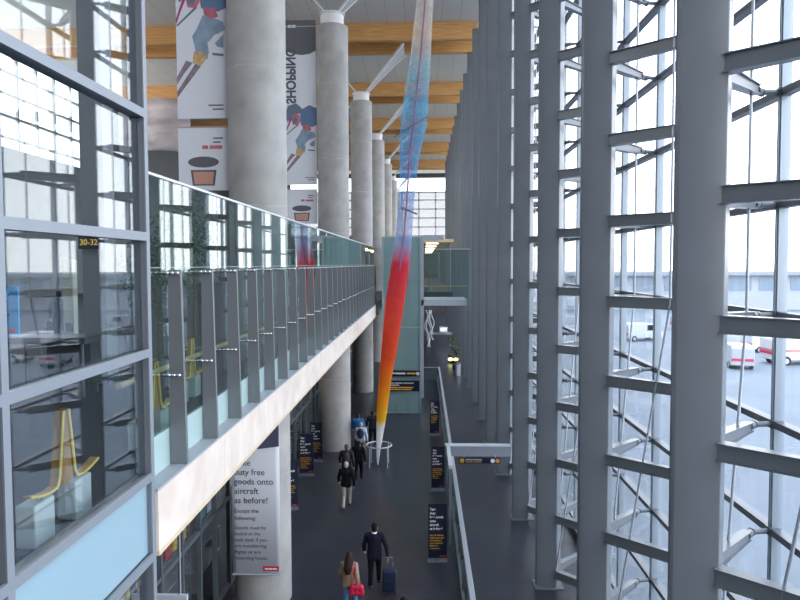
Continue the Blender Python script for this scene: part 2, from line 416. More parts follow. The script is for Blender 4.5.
# ------------------------------------------------------------------ upper balcony: stone fascia, ledge, glass balustrade with blade posts
BY0, BY1 = 6.76, 40.2
SX = -2.90
m = MB()
y = BY0
while y < BY1-.05:
    y2 = min(BY1, y+2.32); m.box(SX-.12, SX, y+.004, y2-.004, 5.87, 6.53); y = y2
struct(m, 'trim_2', STONE)
struct(MB().box(SX-.3, SX+.006, BY0, BY1, 5.82, 5.869), 'trim_3', mat('brass_strip', (.72, .60, .42), .4))
struct(MB().box(-3.2, SX+.0, BY0, BY1, 6.531, 6.56), 'trim_4', LEDGE)
NP = 28; PY0 = 7.66; PDY = 1.163
bal = thing('glass_balustrade', 'long frameless glass balustrade with dark blade posts along the stone balcony edge', 'balustrade', (-3.1, (BY0+BY1)/2, 6.56), None, 'thing')
posts = None
for k in range(NP):
    yk = PY0+PDY*k
    m = MB(); m.prism([(-3.11, 6.56), (-2.905, 6.56), (-2.945, 8.94), (-3.095, 8.94)], 'y', yk-.03, yk+.03)
    p = part(m, 'post', POST, bal)
    for z in (8.9, 7.66):
        c = MB(); c.tube((-3.16, yk-.055, z), (-2.97, yk-.055, z), .018, n=8); c.tube((-3.16, yk+.055, z), (-2.97, yk+.055, z), .018, n=8)
        for dx in (-3.09, -3.03, -2.97): c.ball((dx, yk-.055, z), .026, n=8, m=6)
        sub(c, 'clamp', CHROME, p)
for k in range(NP):
    a = PY0+PDY*(k-.5); b = a+PDY
    if k == 0: a = BY0+.02
    part(MB().box(-3.145, -3.12, a+.006, b-.006, 7.0, 10.03), 'glass_panel', GLASSB, bal)
    part(MB().box(-3.15, -3.115, a+.006, b-.006, 6.56, 7.01), 'frosted_panel', FROST, bal)
part(MB().box(-3.16, -3.105, BY0+.02, PY0+PDY*(NP-.5), 10.025, 10.055), 'top_rail', mat('bright_edge', (.72, .75, .76), .3, .2), bal)
part(MB().tube((-3.32, BY0+.02, 7.68), (-3.32, PY0+PDY*(NP-.5), 7.68), .035, n=12), 'wooden_handrail', OAK, bal)
part(MB().box(-3.14, -3.115, BY0+.02, PY0+PDY*(NP-.5), 8.962, 8.97), 'middle_rail', mat('glass_edge', (.3, .42, .42), .3), bal)

# ------------------------------------------------------------------ glazed wall at the left, nearest the camera
ym = [1.97, 4.34, 6.72]
for i in range(2):
    a, b = ym[i], ym[i+1]
    m = MB(); m.cur = 0
    m.box(-3.09, -2.945, b-.035, b+.035, 0, 16); m.cur = 1; m.box(-2.945, -2.93, b-.04, b+.04, 0, 16)
    for z in (11.87, 10.59, 9.30, 8.06, 6.72, 5.84, 4.5, 2.5):
        m.cur = 0; m.box(-3.09, -2.96, a+.035, b-.035, z-.04, z+.02); m.cur = 1; m.box(-2.96, -2.93, a+.04, b-.04, z-.045, z+.045)
    o = struct(m, f'window_{10+i}', [ALUD, mat('left_cap', (.27, .30, .34), .4, .2)])
    MB().box(-3.02, -3.0, a+.035, b-.035, 6.76, 16).build('pane', GLASSL, o)
    MB().box(-3.02, -3.0, a+.035, b-.035, .05, 5.8).build('pane', GLASSL, o)
    MB().box(-3.03, -2.99, a+.035, b-.035, 5.88, 6.68).build('spandrel', BLUEP, o)

# ------------------------------------------------------------------ things behind the glass on the upper floor
UF = 6.53
def bench(x, y, L, label):
    t = thing('back_to_back_bench', label, 'bench', (x, y, UF), 'high-backed benches behind the glass')
    for s in (-1, 1):
        prof = [(.56, .50), (.42, .46), (.28, .44), (.17, .45), (.13, .52), (.045, 1.12)]
        m = MB()
        # shell: a bent sheet of ply from the seat's front lip to the top of the back
        th = .022
        for i in range(len(prof)-1):
            (a0, z0), (a1, z1) = prof[i], prof[i+1]
            m.add([(xx, y+s*a, UF+z+dz) for xx in (x, x-L) for a, z, dz in ((a0, z0, 0), (a1, z1, 0), (a1, z1, th), (a0, z0, th))],
                  [(0,1,2,3),(7,6,5,4),(0,4,5,1),(1,5,6,2),(2,6,7,3),(3,7,4,0)])
        sh = part(m, 'seat_shell', BROWNPLY, t)
        m = MB()
        m.path([(x+.005, y+s*a, UF+z+.01) for a, z in prof], .014, n=6)
        sub(m, 'yellow_edge', YELLOWPLY, sh)
        part(MB().box(x-L-.12, x-.02, min(y+s*.17, y+s*.47), max(y+s*.17, y+s*.47), UF+.02, UF+.40), 'white_base', mat('bench_base', (.62, .62, .58), .5), t, bevel=.015)
        part(MB().tube((x-.08, y+s*.3, UF+.38), (x-.08, y+s*.3, UF+.45), .03, n=10), 'bracket', CHROME, t)
    part(MB().prism([(y-.12, UF+.45), (y+.12, UF+.45), (y+.04, UF+1.12), (y-.04, UF+1.12)], 'x', x-.02, x-.01), 'end_panel', BROWNPLY, t)
    return t
bench(-3.32, 5.75, .08, 'high-backed yellow-edged wooden bench on white bases, nearest behind the left glazing')
bench(-3.7, 8.65, .08, 'high-backed wooden bench behind the first balustrade posts')
bench(-4.2, 11.4, .08, 'high-backed wooden bench half hidden behind the second and third balustrade posts')

# gate pillar and its sign
t = thing('gate_pillar', 'square dark pillar carrying the gate number sign behind the left glazing', 'pillar', (-6.82, 13.2, UF), None, 'thing')
part(MB().box(-7.06, -6.58, 13.0, 13.45, UF, 25.1), 'shaft', mat('pillar_grey', (.26, .25, .26), .5), t)
part(MB().box(-7.09, -6.55, 12.97, 13.48, UF, UF+.15), 'plinth', STEELD, t)
t = thing('gate_sign', 'small black gate sign with yellow numbers 30-32 on the square pillar', 'sign', (-6.82, 12.9, 9.45))
part(MB().box(-7.06, -6.58, 12.86, 12.95, 9.33, 9.62), 'panel', SIGNB, t)
part(add_text(MB(), ['30-32'], .17, lambda u, v: (-7.03+u*.95, 12.855, 9.41+v)), 'lettering', mat('sign_yellow', (.9, .55, .03), .5, emit=(.9, .5, .03), estr=.6), t)
# cream totem, gate desk, blue poster board
t = thing('cream_totem', 'slim cream freestanding totem with a small black reader box behind the left glazing', 'totem', (-7.9, 14, UF))
part(MB().box(-8.02, -7.78, 13.9, 14.1, UF, 9.12), 'panel', mat('cream', (.75, .68, .5), .5), t, bevel=.02)
part(MB().box(-7.93, -7.80, 13.82, 13.9, UF+1.0, UF+1.18), 'reader', BLACK, t)
part(MB().box(-8.1, -7.7, 13.8, 14.2, UF, UF+.03), 'base', STEELD, t)
t = thing('gate_desk', 'dark gate desk on thin legs behind the left glazing', 'desk', (-7.0, 12, UF))
part(MB().box(-7.9, -6.3, 11.6, 12.3, UF+1.0, UF+1.12), 'top', mat('desk_top', (.06, .05, .05), .4), t)
for a in (-7.8, -6.4):
    for b in (11.7, 12.2): part(MB().tube((a, b, UF), (a, b, UF+1.0), .03, n=8), 'leg', STEELD, t)
part(MB().box(-7.2, -6.35, 11.9, 12.28, UF+.2, UF+1.0), 'modesty_panel', SHOPDARK, t)
t = thing('poster_stand', 'bright blue poster board with white script standing at the left edge behind glass', 'poster', (-6.75, 10.2, UF))
part(MB().box(-7.25, -6.42, 10.18, 10.22, 7.83, 8.66), 'board', mat('poster_blue', (.05, .36, .75), .4), t)
part(MB().tube((-6.85, 10.22, UF), (-6.85, 10.22, 7.83), .025, n=8), 'pole', CHROME, t)
part(MB().box(-7.1, -6.6, 10.05, 10.4, UF, UF+.03), 'base', STEELD, t)
part(add_text(MB(), ['Shopping'], .2, lambda u, v: (-7.27+u*.95+v*.2, 10.172, 8.42+v*.9+u*.08)), 'lettering', TXTW, t)
l = MB(); bars(l, [(8.25, [(-6.95, -6.6)]), (8.18, [(-6.95, -6.55)]), (8.1, [(-6.95, -6.62)])], lambda u, v: (u, 10.172, v), .03)
part(l, 'small_print', RED, t)
part(MB().box(-6.62, -6.47, 10.165, 10.178, 7.9, 7.97), 'logo', RED, t)

t.location.x -= .2

def tree(x, y, z0, h, r, label, seed, nleaf=1500, pot=True, cat='tree'):
    rnd = random.Random(seed)
    t = thing('potted_tree', label, cat, (x, y, z0))
    if pot:
        m = MB().tube((x, y, z0), (x, y, z0+.5), .28, .36, n=20)
        part(m, 'pot', mat('pot_grey', (.12, .12, .13), .5), t)
    m = MB(); m.tube((x, y, z0+.4), (x+.05, y, z0+h*.55), .045, .03, n=8)
    tips = []
    for i in range(7):
        a = rnd.random()*6.28; zz = z0+h*(.4+.05*i); q = (x+math.cos(a)*r*.6, y+math.sin(a)*r*.6, zz+h*.2); m.tube((x+.03, y, zz), q, .02, .01, n=6); tips.append(q)
    part(m, 'trunk', mat('bark', (.10, .07, .05), .8), t)
    f = MB()
    for i in range(nleaf):
        c = Vector((rnd.gauss(0, .42), rnd.gauss(0, .42), rnd.gauss(0, .4)))
        if c.length > 1: c.normalize()
        c = Vector((x+c.x*r, y+c.y*r, z0+h*.68+c.z*h*.32))
        d = Vector((rnd.uniform(-1, 1), rnd.uniform(-1, 1), rnd.uniform(-.9, .3))).normalized(); s_ = d.orthogonal().normalized(); L = rnd.uniform(.08, .14)
        f.add([c, c+d*L*.5+s_*L*.22, c+d*L, c+d*L*.5-s_*L*.22], [(0, 1, 2, 3)])
    part(f, 'foliage', mat('leaf_green', (.035, .075, .03), .5), t)
tree(-5.45, 14.9, UF, 4.2, .75, 'tall leafy potted tree under the cosmetics poster behind the balustrade', 3)
tree(-5.45, 12.9, UF, 3.5, .7, 'bushy potted tree behind the first balustrade posts', 5)

# ------------------------------------------------------------------ hanging posters beside the columns (printed to be read from the far side)
SKB = mat('print_blue_grey', (.27, .36, .47), .7, noise=.18, nscale=4); SKR = mat('print_red', (.55, .16, .20), .7, noise=.2, nscale=5); SKO = mat('print_orange', (.62, .42, .2), .7, noise=.25, nscale=8)
SKP = mat('print_plum', (.26, .2, .25), .7, noise=.3, nscale=6); SKG = mat('print_dark_grey', (.13, .13, .15), .7); SKN = mat('print_peach', (.62, .32, .26), .7)
def poly(mb, pts, fn): mb.add([fn(u, v) for u, v in pts], [tuple(range(len(pts)))])
def ell(cx, cz, rx, rz, n=28): return [(cx+rx*math.cos(2*PI*i/n), cz+rz*math.sin(2*PI*i/n)) for i in range(n)]
def poster_pair(k, x0, x1, y, lab1, lab2):
    W = x1-x0
    ctr = (x0+x1)/2
    def SZ(v): return 9+(v-9)*1.03
    # upper poster: skier below a dark heading with the vertical mirrored lettering
    zt, zb = SZ(20.4)-.4, SZ(12.72)
    t = thing('hanging_poster', lab1, 'poster', (ctr, y, zb), 'tall posters hung beside the columns')
    part(MB().box(x0, x1, y-.015, y+.015, zb, zt), 'cloth', CLOTHB, t)
    part(MB().tube((x0, y, zt), (x1, y, zt), .03, n=8), 'rod', ALU, t)
    f = lambda u, v: (x0+u*W, y-.02, SZ(v) if v < 20.3 else v)
    f2 = lambda u, v: (x0+u*W, y-.024, SZ(v))
    f3 = lambda u, v: (x0+u*W, y-.028, SZ(v))
    Z = lambda pts: [((px/8.57+170-178)/50, 9+(264-py/8.57)*.02578) for px, py in pts]   # outline of the print
    m = MB(); poly(m, [(0, 18.9), (.3, 18.75), (.55, 18.7), (.8, 18.75), (1, 18.9), (1, 20.29), (0, 20.29)], f); part(m, 'heading_band', SKG, t)
    m = MB(); add_text(m, ['SHOPPING'], .56, lambda u, v: (x0+.05*W+v*1.15, y-.026, SZ(16.48)+u*.97), bold=.02); part(m, 'lettering', mat('lettering_dark', (.10, .10, .13), .7), t)
    m = MB(); bars(m, [(19.95, [(.12, .22), (.24, .36)])], f2, .13); part(m, 'small_heading', TXTW, t)
    b = MB(); poly(b, Z([(300,165),(390,190),(470,225),(485,290),(430,320),(395,330),(335,400),(345,470),(330,530),(290,540),(240,500),(205,340),(250,270),(275,215)]), f); poly(b, Z([(395,400),(470,330),(470,440),(420,430)]), f); part(b, 'skier_trousers', SKB, t)
    b = MB(); poly(b, Z([(285,110),(270,0),(290,-130),(400,-200),(500,-150),(500,110),(430,140)]), f2); part(b, 'skier_jacket', mat('print_slate_blue', (.13, .21, .36), .7), t)
    b = MB(); poly(b, Z([(300,105),(400,110),(430,180),(380,200),(310,165)]), f3); poly(b, Z([(150,-20),(200,-70),(265,-50),(275,60),(240,110),(170,100)]), f3); part(b, 'skier_glove', SKR, t)
    b = MB(); poly(b, Z([(165,10),(210,-20),(245,20),(225,80),(180,80)]), lambda u, v: (x0+u*W, y-.032, SZ(v))); poly(b, Z([(60,-60),(110,-190),(220,-230),(300,-150),(290,-70),(200,-60),(140,20),(100,60)]), f2); part(b, 'skier_helmet', mat('print_slate', (.16, .2, .28), .7), t)
    b = MB(); poly(b, Z([(140,0),(165,10),(100,160),(75,240),(68,200)]), f2); part(b, 'skier_scarf', mat('print_magenta', (.38, .06, .18), .7), t)
    b = MB(); poly(b, Z([(220,465),(290,470),(325,500),(310,545),(270,590),(205,560)]), f2); part(b, 'skier_boot', SKO, t)
    b = MB(); poly(b, Z([(230,565),(275,590),(140,760),(70,850),(68,800)]), f); part(b, 'ski', SKP, t)
    b = MB(); poly(b, Z([(150,540),(205,560),(130,650),(70,740),(68,680)]), f); part(b, 'ski', SKP, t)
    b = MB(); poly(b, Z([(240,90),(255,105),(85,255),(70,250)]), f2); part(b, 'ski_pole', mat('print_steel', (.15, .2, .24), .7), t)
    b = MB(); poly(b, Z([(370,480),(470,490),(470,510),(380,500)]), f2); part(b, 'ski_tip', mat('print_slate_blue', (.13, .21, .36), .7), t)
    b = MB(); bars(b, [(13.03, [(.62, .92)]), (12.93-.0, [(.7, .92)])], f, .04); part(b, 'grey_print', TXTG, t)
    # lower poster: open powder compact
    zt2, zb2 = SZ(12.5), SZ(10.9)
    t2 = thing('hanging_poster', lab2, 'poster', (ctr, y, zb2), 'tall posters hung beside the columns')
    part(MB().box(x0, x1, y-.015, y+.015, zb2, zt2), 'cloth', CLOTHB, t2)
    part(MB().tube((x0, y, zt2), (x1, y, zt2), .025, n=8), 'rod', mat('rod_pink', (.55, .4, .45), .4), t2)
    b = MB(); poly(b, ell(.5, 11.62, .31, .14), f); part(b, 'compact_lid', SKG, t2)
    b = MB(); poly(b, [(.24, 11.42), (.76, 11.42), (.72, 11.02), (.28, 11.02)], f); part(b, 'compact_tray', SKG, t2)
    b = MB(); poly(b, [(.29, 11.37), (.71, 11.37), (.68, 11.06), (.32, 11.06)], f2); part(b, 'powder', SKN, t2)
    b = MB(); bars(b, [(11.95, [(.48, .60), (.63, .88)])], f, .09); part(b, 'pink_print', SKR, t2)
    b = MB(); bars(b, [(12.2, [(.70, .9)]), (12.1, [(.7, .85)])], f, .04); part(b, 'grey_print', TXTG, t2)
poster_pair(0, -6.46, -5.13, 16.8, 'tall skier poster left of the nearest concrete column', 'shorter poster with a powder compact, hung under the skier poster nearest the camera')
poster_pair(1, -6.65, -5.14, 30.9, 'tall poster with mirrored SHOPPING lettering between the first two concrete columns', 'shorter poster with a powder compact, hung under the SHOPPING poster')

# blurred pale pink hanging cloth far back in the hall
t = thing('hanging_fabric_sail', 'pale pink and grey hanging fabric sail under the timber beams behind the left mullion', 'sail', (-19.5, 48, 18))
m = MB(); pts = []
for i in range(17):
    u = i/16; pts.append([(-23.0+5.4*u, 48+.35*math.sin(u*7), 17.5+3.9*v+.12*math.sin(u*4)) for v in [0, .25, .5, .75, 1]])
m.rings(pts, cap=False, closed=False)
o = part(m, 'cloth', mat('pink_cloth', (.62, .50, .53), .7, noise=.35, nscale=.6, stretch=(.35, 1, 1.4), col2=(.85, .80, .80)), t)
sl = o.modifiers.new('thick', 'SOLIDIFY'); sl.thickness = .01
part(MB().tube((-22.9, 48, 21.3), (-22.9, 48, 25.1), .01, n=6).tube((-17.7, 48.1, 21.2), (-17.7, 48.1, 25.1), .01, n=6), 'wire', ALU, t)

# ------------------------------------------------------------------ duty free banner on the nearest column, under the balcony
t = thing('duty_free_banner', 'tall pale banner about duty free goods on the nearest concrete column', 'banner', (-4.3, 15.95, 0))
m = MB(); NB = 10
def bx(u): return -4.93+1.24*u
def byy(u): return 15.965-.02*math.sin(u*PI)
rg = []
for j in range(2):
    rg.append([(bx(i/NB), byy(i/NB)-.0, (1.05, 5.75)[j]) for i in range(NB+1)])
m.rings(rg, cap=False, closed=False)
o = part(m, 'cloth', CLOTHB, t); so = o.modifiers.new('thick', 'SOLIDIFY'); so.thickness = .012
fb = lambda u, v: (-4.93+u, 15.932, v)
m = MB(); poly(m, [(0, 4.50), (.3, 4.36), (.7, 4.31), (1.24, 4.38), (1.24, 5.75), (0, 5.75)], fb); part(m, 'heading_band', mat('banner_violet', (.09, .09, .16), .7), t)
text_parts(t, 'lettering', TXTD, ['Take', 'duty free', 'goods onto', 'aircraft', 'as before!'], .225, lambda u, v: fb(.07+u*.97, 3.88+v), 1.08)
text_parts(t, 'heading_text', mat('text_plum', (.14, .06, .11), .6), ['Except the', 'following:'], .145, lambda u, v: fb(.07+u, 2.66+v), 1.3)
text_parts(t, 'small_print', mat('text_violet', (.07, .07, .14), .6), ['Goods must be', 'sealed at the', 'cash desk if you', 'are transferring', 'flights or are', 'returning home.'], .13, lambda u, v: fb(.07+u, 2.23+v), 1.22)
m = MB(); poly(m, [(.79, 1.14), (1.20, 1.14), (1.20, 1.27), (.79, 1.27)], fb); lg = part(m, 'logo', RED, t)
m = MB(); bars(m, [(1.185, [(.84, .93), (.94, 1.03), (1.04, 1.15)])], lambda u, v: (-4.93+u, 15.928, v), .04); part(m, 'logo_text', TXTW, t)
part(MB().tube((bx(0), 15.95, 1.04), (bx(1), 15.95, 1.04), .02, n=8), 'bottom_rod', ALU, t)

# ------------------------------------------------------------------ shop front under the balcony
SHX = -5.45
sy = [8.1+1.15*k for k in range(40)]
w0s = None
for i in range(0, 38, 2):
    a = sy[i]; b = sy[i+2]
    m = MB()
    for yy in (a, a+1.15): m.box(SHX-.06, SHX+.06, yy-.035, yy+.035, 0, 5.88)
    for z in (.1, 2.55, 4.2): m.box(SHX-.05, SHX+.05, a, b, z-.05, z+.05)
    o = struct(m, f'window_{40+i//2+60}', mat('shop_frame', (.12, .14, .16), .4, .3))
    MB().box(SHX-.01, SHX+.01, a, b, .05, 5.95).build('pane', GLASSF, o)
struct(MB().box(-12, -11.8, -2, 60, 0, 6), 'wall_shop', mat('shop_wall', (.12, .10, .09), .7))
# shelving units with goods inside the shop
GC = [mat('goods_blue', (.04, .2, .55), .4), mat('goods_red', (.5, .04, .05), .4), mat('goods_yellow', (.7, .5, .05), .4), mat('goods_teal', (.05, .3, .35), .4), mat('goods_white', (.6, .6, .62), .4), mat('goods_orange', (.6, .2, .04), .4)]
rnd = random.Random(11)
for i in range(9):
    y = 10.4+2.5*i; x = -6.35
    t = thing('display_shelf', f'tall shop display shelf, {ORD[i]} behind the shop window under the balcony', 'shelf', (x, y, 0), 'display shelves in the shop')
    part(MB().box(x-.4, x-.36, y-1, y+1, 0, 4.4), 'back_panel', SHOPDARK, t)
    for s in (-1, 1): part(MB().box(x-.4, x+.15, y+s*1.0-.02, y+s*1.0+.02, 0, 4.4), 'side_panel', mat('shelf_grey', (.2, .2, .22), .5), t)
    for z in (.4, 1.1, 1.8, 2.5, 3.2, 3.9): part(MB().box(x-.36, x+.15, y-.98, y+.98, z-.02, z+.02), 'shelf', mat('shelf_grey', (.2, .2, .22)), t)
    if i < 6:
        for z in (1.82, 2.52, 3.22, 3.92):
            for j in range(4):
                c = rnd.choice(GC); yy = y-.75+.5*j
                hh = rnd.uniform(.25, .45)
                o = MB().box(x-.2, x+.08, yy-.17, yy+.17, z, z+hh).build('goods_box', c, off=(x, yy, z)); o.location = (x, yy, z)
                cn = c.name.split('_')[1]
                tag(o, f'{cn} goods box on the {ORD[i]} shop display shelf', 'box', f'{cn} goods boxes on the {ORD[i]} shop shelf')
area('shop_lamp', (-8, 20, 5.7), 3, 24, 260, (1, .88, .72))
# hanging notice board by the shop, near the bottom left corner
t = thing('hanging_notice', 'plain pale grey notice board hanging under the balcony by the shop windows', 'sign', (-4.15, 10, 3.0))
part(MB().box(-4.75, -3.84, 9.97, 10.03, 2.7, 3.66), 'board', mat('notice_grey', (.52, .58, .66), .4), t)
part(MB().tube((-4.6, 10, 3.66), (-4.6, 10, 5.9), .012, n=6).tube((-3.95, 10, 3.66), (-3.95, 10, 5.9), .012, n=6), 'rod', ALU, t)

# ------------------------------------------------------------------ standing signs on the floor
def standee(x, y, h, wd, label, rz=0):
    t = thing('standee_sign', label, 'sign', (0, 0, 0), 'black standing signs')
    part(MB().box(-wd/2, wd/2, -.02, .02, .1, h), 'panel', SIGNB, t)
    part(MB().box(-wd/2-.02, wd/2+.02, -.09, .09, 0, .025).box(-.03, .03, -.0, .05, .02, .3).tube((-wd/2, -.02, .1), (wd/2, -.02, .1), .018, n=8), 'foot', ALUD, t)
    s = wd/.56
    text_parts(t, 'white_text', TXTW, ['Take', 'duty', 'free goods', 'onto', 'aircraft', 'as before!'], .105*s, lambda u, v: (-wd/2+.05+u*.9, -.024, h-.2*s+v), 1.13, bold=.003)
    text_parts(t, 'orange_text', TXTO, ['Except the following:', 'Goods must be sealed', 'at the cash desk if', 'you are transferring', 'flights or are', 'returning home.'], .062*s, lambda u, v: (-wd/2+.05+u*.78, -.024, h-.98*s+v), 1.3, bold=.002)
    part(MB().box(wd/2-.2, wd/2-.03, -.026, -.021, .16, .2), 'logo', RED, t)
    t.location = (x, y, 0); t.rotation_euler = (0, 0, rz); return t
standee(-4.920, 22.932, 1.85, .56, 'black standing sign half hidden behind the nearest concrete column', .35)
standee(-5.018, 26.754, 1.8, .6, 'black standing sign in the middle of the row by the shop windows', .1)
standee(-4.920, 28.714, 1.8, .55, 'black standing sign farthest along, in front of the second concrete column', -.1)
standee(0.392, 19.012, 1.78, .56, 'black standing sign nearest the camera beside the floor railing', .05)
standee(0.539, 25.088, 1.78, .52, 'black standing sign beside the floor railing, close to the overhead gate', .05)
standee(0.539, 33.320, 1.85, .48, 'black standing sign beside the railing, nearest the glass lift tower', .05)

# ------------------------------------------------------------------ floor railing with glass, portal gate with hanging sign
t = thing('floor_railing', 'long glass floor railing with a flat grey handrail dividing the lower hall', 'railing', (1.1, 30, 0), None, 'thing')
for i in range(18):
    a = 8+2.3*i
    part(MB().box(1.04, 1.06, a+.02, a+2.28, .08, .95), 'glass_panel', GLASSR, t)
    p = part(MB().box(1.02, 1.08, a-.03, a+.03, 0, .9), 'post', STEELD, t)
    sub(MB().tube((1.0, a+.2, .86), (1.15, a+.2, .96), .02, n=8), 'bracket', CHROME, p)
part(MB().box(1.08, 1.22, 8, 49.4, .97, 1.02), 'handrail', mat('rail_grey', (.50, .54, .6), .35, .3), t, bevel=.012)
part(MB().box(1.0, 1.1, 8, 49.4, 0, .08), 'kerb', STEELD, t)
part(MB().box(-.2, 1.04, 49.3, 49.33, .05, .95), 'return_glass', GLASSR, t)
part(MB().box(-.2, 1.2, 49.28, 49.35, .95, 1.0), 'return_rail', ALU, t)
t = thing('portal_gate', 'grey overhead portal gate between the floor railing and the steel columns', 'gate', (1.9, 22.5, 0))
part(MB().box(.78, 3.05, 22.4, 22.6, 2.2, 2.56), 'beam', mat('portal_grey', (.30, .33, .38), .4, .1), t)
part(MB().box(.74, 3.05, 22.36, 22.64, 2.56, 2.6), 'cap', mat('cap_pale', (.62, .66, .72), .4), t)
part(MB().box(.78, .88, 22.4, 22.6, 0, 2.2), 'post', STEELD, t)
part(MB().box(.78, .90, 20.1, 22.4, 2.5, 2.6), 'side_rail', mat('cap_pale', (.62, .66, .72)), t)
part(MB().box(.81, .83, 20.1, 22.4, .05, 2.5), 'side_glass', GLASSR, t)
part(MB().box(.78, .86, 20.06, 20.14, 0, 2.5), 'post', STEELD, t)
t = thing('gate_direction_sign', 'narrow black direction sign with yellow and white discs hung under the portal gate', 'sign', (1.9, 22.3, 1.9))
def panel_sign(t, x0, x1, z0, z1, y): part(MB().box(x0, x1, y, y+.06, z0, z1), 'panel', SIGNB, t)
panel_sign(t, 1.22, 2.66, 1.98, 2.18, 22.3)
part(MB().tube((1.4, 22.33, 2.18), (1.4, 22.45, 2.3), .012, n=6).tube((2.5, 22.33, 2.18), (2.5, 22.45, 2.3), .012, n=6), 'hanger', ALU, t)
def disc(x, z, r, y, name, mt, t): part(MB().tube((x, y, z), (x, y-.006, z), r, n=20), name, mt, t)
disc(1.33, 2.08, .075, 22.3, 'yellow_disc', mat('disc_yellow', (.75, .45, .02), .5), t)
disc(2.40, 2.08, .075, 22.3, 'white_disc', TXTW, t)
disc(2.57, 2.08, .075, 22.3, 'orange_disc', mat('disc_orange', (.65, .25, .08), .5), t)
m = MB(); poly(m, [(1.30, 2.09), (1.36, 2.09), (1.33, 2.04)], lambda u, v: (u, 22.291, v)); part(m, 'arrow', SIGNB, t)
bars(m := MB(), [(2.095, [(1.46, 1.74), (1.76, 2.02)])], lambda u, v: (u, 22.294, v), .045); part(m, 'white_print', mat('print_pale', (.45, .45, .45), .5), t)
bars(m := MB(), [(2.02, [(1.46, 1.52), (1.54, 1.70), (1.72, 2.02)])], lambda u, v: (u, 22.294, v), .045); part(m, 'orange_print', mat('print_brown', (.35, .2, .1), .5), t)

# ------------------------------------------------------------------ glass lift tower, its signs, and the footbridge
LX0, LX1, LY0, LY1, LZ = -2.46, -.22, 38.2, 40.8, 10.6
t = thing('lift_tower', 'tall teal glass lift tower standing at the end of the balcony', 'lift', ((LX0+LX1)/2, 40, 0), None, 'thing')
for z0, z1 in ((0.1, 2.6), (2.62, 5.2), (5.22, 7.9), (7.92, LZ)):
    for j in range(3):
        a = LX0+.03+(LX1-LX0-.06)*j/3; b = LX0+.03+(LX1-LX0-.06)*(j+1)/3
        part(MB().box(a+.01, b-.01, LY0, LY0+.02, z0, z1), 'glass_panel', GLASST, t)
    for x in (LX0, LX1): part(MB().box(x-.01, x+.01, LY0+.03, LY1-.03, z0, z1), 'glass_panel', GLASST, t)
part(MB().box(LX0, LX1, LY1-.02, LY1, 0, LZ), 'rear_wall', mat('lift_rear', (.16, .25, .26), .5), t)
f = MB()
for x in (LX0, LX1):
    for y in (LY0, LY1): f.box(x-.045, x+.045, y-.045, y+.045, 0, LZ)
for z in (.05, 5.21, LZ): f.box(LX0, LX1, LY0-.03, LY0+.03, z-.04, z+.04); f.box(LX0-.03, LX0+.03, LY0, LY1, z-.04, z+.04); f.box(LX1-.03, LX1+.03, LY0, LY1, z-.04, z+.04)
part(f, 'frame', mat('lift_frame', (.33, .40, .43), .4, .2), t)
part(MB().box(LX0+.3, LX1-.3, LY0+.5, LY1-.3, 6.7, 9.0), 'cab', mat('lift_cab', (.3, .38, .4), .4), t)
def hang_sign(name, x0, x1, z0, z1, label):
    t = thing(name, label, 'sign', ((x0+x1)/2, LY0-.2, z0)); panel_sign(t, x0, x1, z0, z1, LY0-.2)
    part(MB().box(x0+.2, x0+.26, LY0-.14, LY0-.02, z0+.1, z0+.16).box(x1-.26, x1-.2, LY0-.14, LY0-.02, z0+.1, z0+.16), 'bracket', ALU, t); return t
YS = LY0-.205
t = hang_sign('lift_sign', -2.1, -.26, 2.28, 2.62, 'upper narrow black sign with a white arrow disc on the lift tower')
bars(m := MB(), [(2.41, [(-1.98, -1.75), (-1.72, -1.12)])], lambda u, v: (u, YS, v), .1); part(m, 'white_print', TXTW, t)
bars(m := MB(), [(2.41, [(-1.02, -.80), (-.77, -.50)])], lambda u, v: (u, YS, v), .1); part(m, 'orange_print', TXTO, t)
disc(-.38, 2.45, .10, LY0-.2, 'white_disc', TXTW, t)
m = MB(); poly(m, [(-.42, 2.46), (-.34, 2.46), (-.38, 2.40)], lambda u, v: (u, YS-.004, v)); part(m, 'arrow', SIGNB, t)
t = hang_sign('lift_sign', -2.25, -.29, 1.38, 2.02, 'lower and larger black sign with white and orange lines on the lift tower')
bars(m := MB(), [(1.84, [(-2.15, -1.8), (-1.76, -1.3), (-1.26, -.62)]), (1.72, [(-2.15, -1.5)])], lambda u, v: (u, YS, v), .07); part(m, 'white_print', mat('print_lilac', (.55, .55, .6), .5), t)
bars(m := MB(), [(1.58, [(-2.15, -1.6), (-1.56, -.65)]), (1.46, [(-2.15, -1.4), (-1.36, -.75)])], lambda u, v: (u, YS, v), .07); part(m, 'orange_print', TXTO, t)

t = thing('footbridge', 'upper level footbridge with glass sides crossing to the steel columns', 'bridge', (1.4, 43.5, 6.3), None, 'thing')
part(MB().box(-2.8, 2.85, 42.6, 46, 6.22, 6.62), 'deck', mat('bridge_deck', (.50, .54, .58), .4), t)
for a, b in ((-.15, 1.35), (1.37, 2.95)):
    part(MB().box(a, b, 42.7, 42.72, 6.64, 9.95), 'glass_panel', GLASSB, t)
part(MB().box(-.15, 3.05, 42.68, 42.74, 9.95, 10.0), 'top_rail', mat('bridge_edge', (.45, .55, .55), .4), t)
part(MB().tube((-.15, 42.9, 7.5), (2.9, 42.9, 7.5), .04, n=8), 'wooden_handrail', OAK, t)
part(MB().box(-.2, -.02, 42.6, 42.8, 0, 10.9).box(-.2, 1.3, 42.62, 42.8, 10.55, 10.9), 'door_frame', mat('portal_pale', (.42, .45, .5), .4), t)
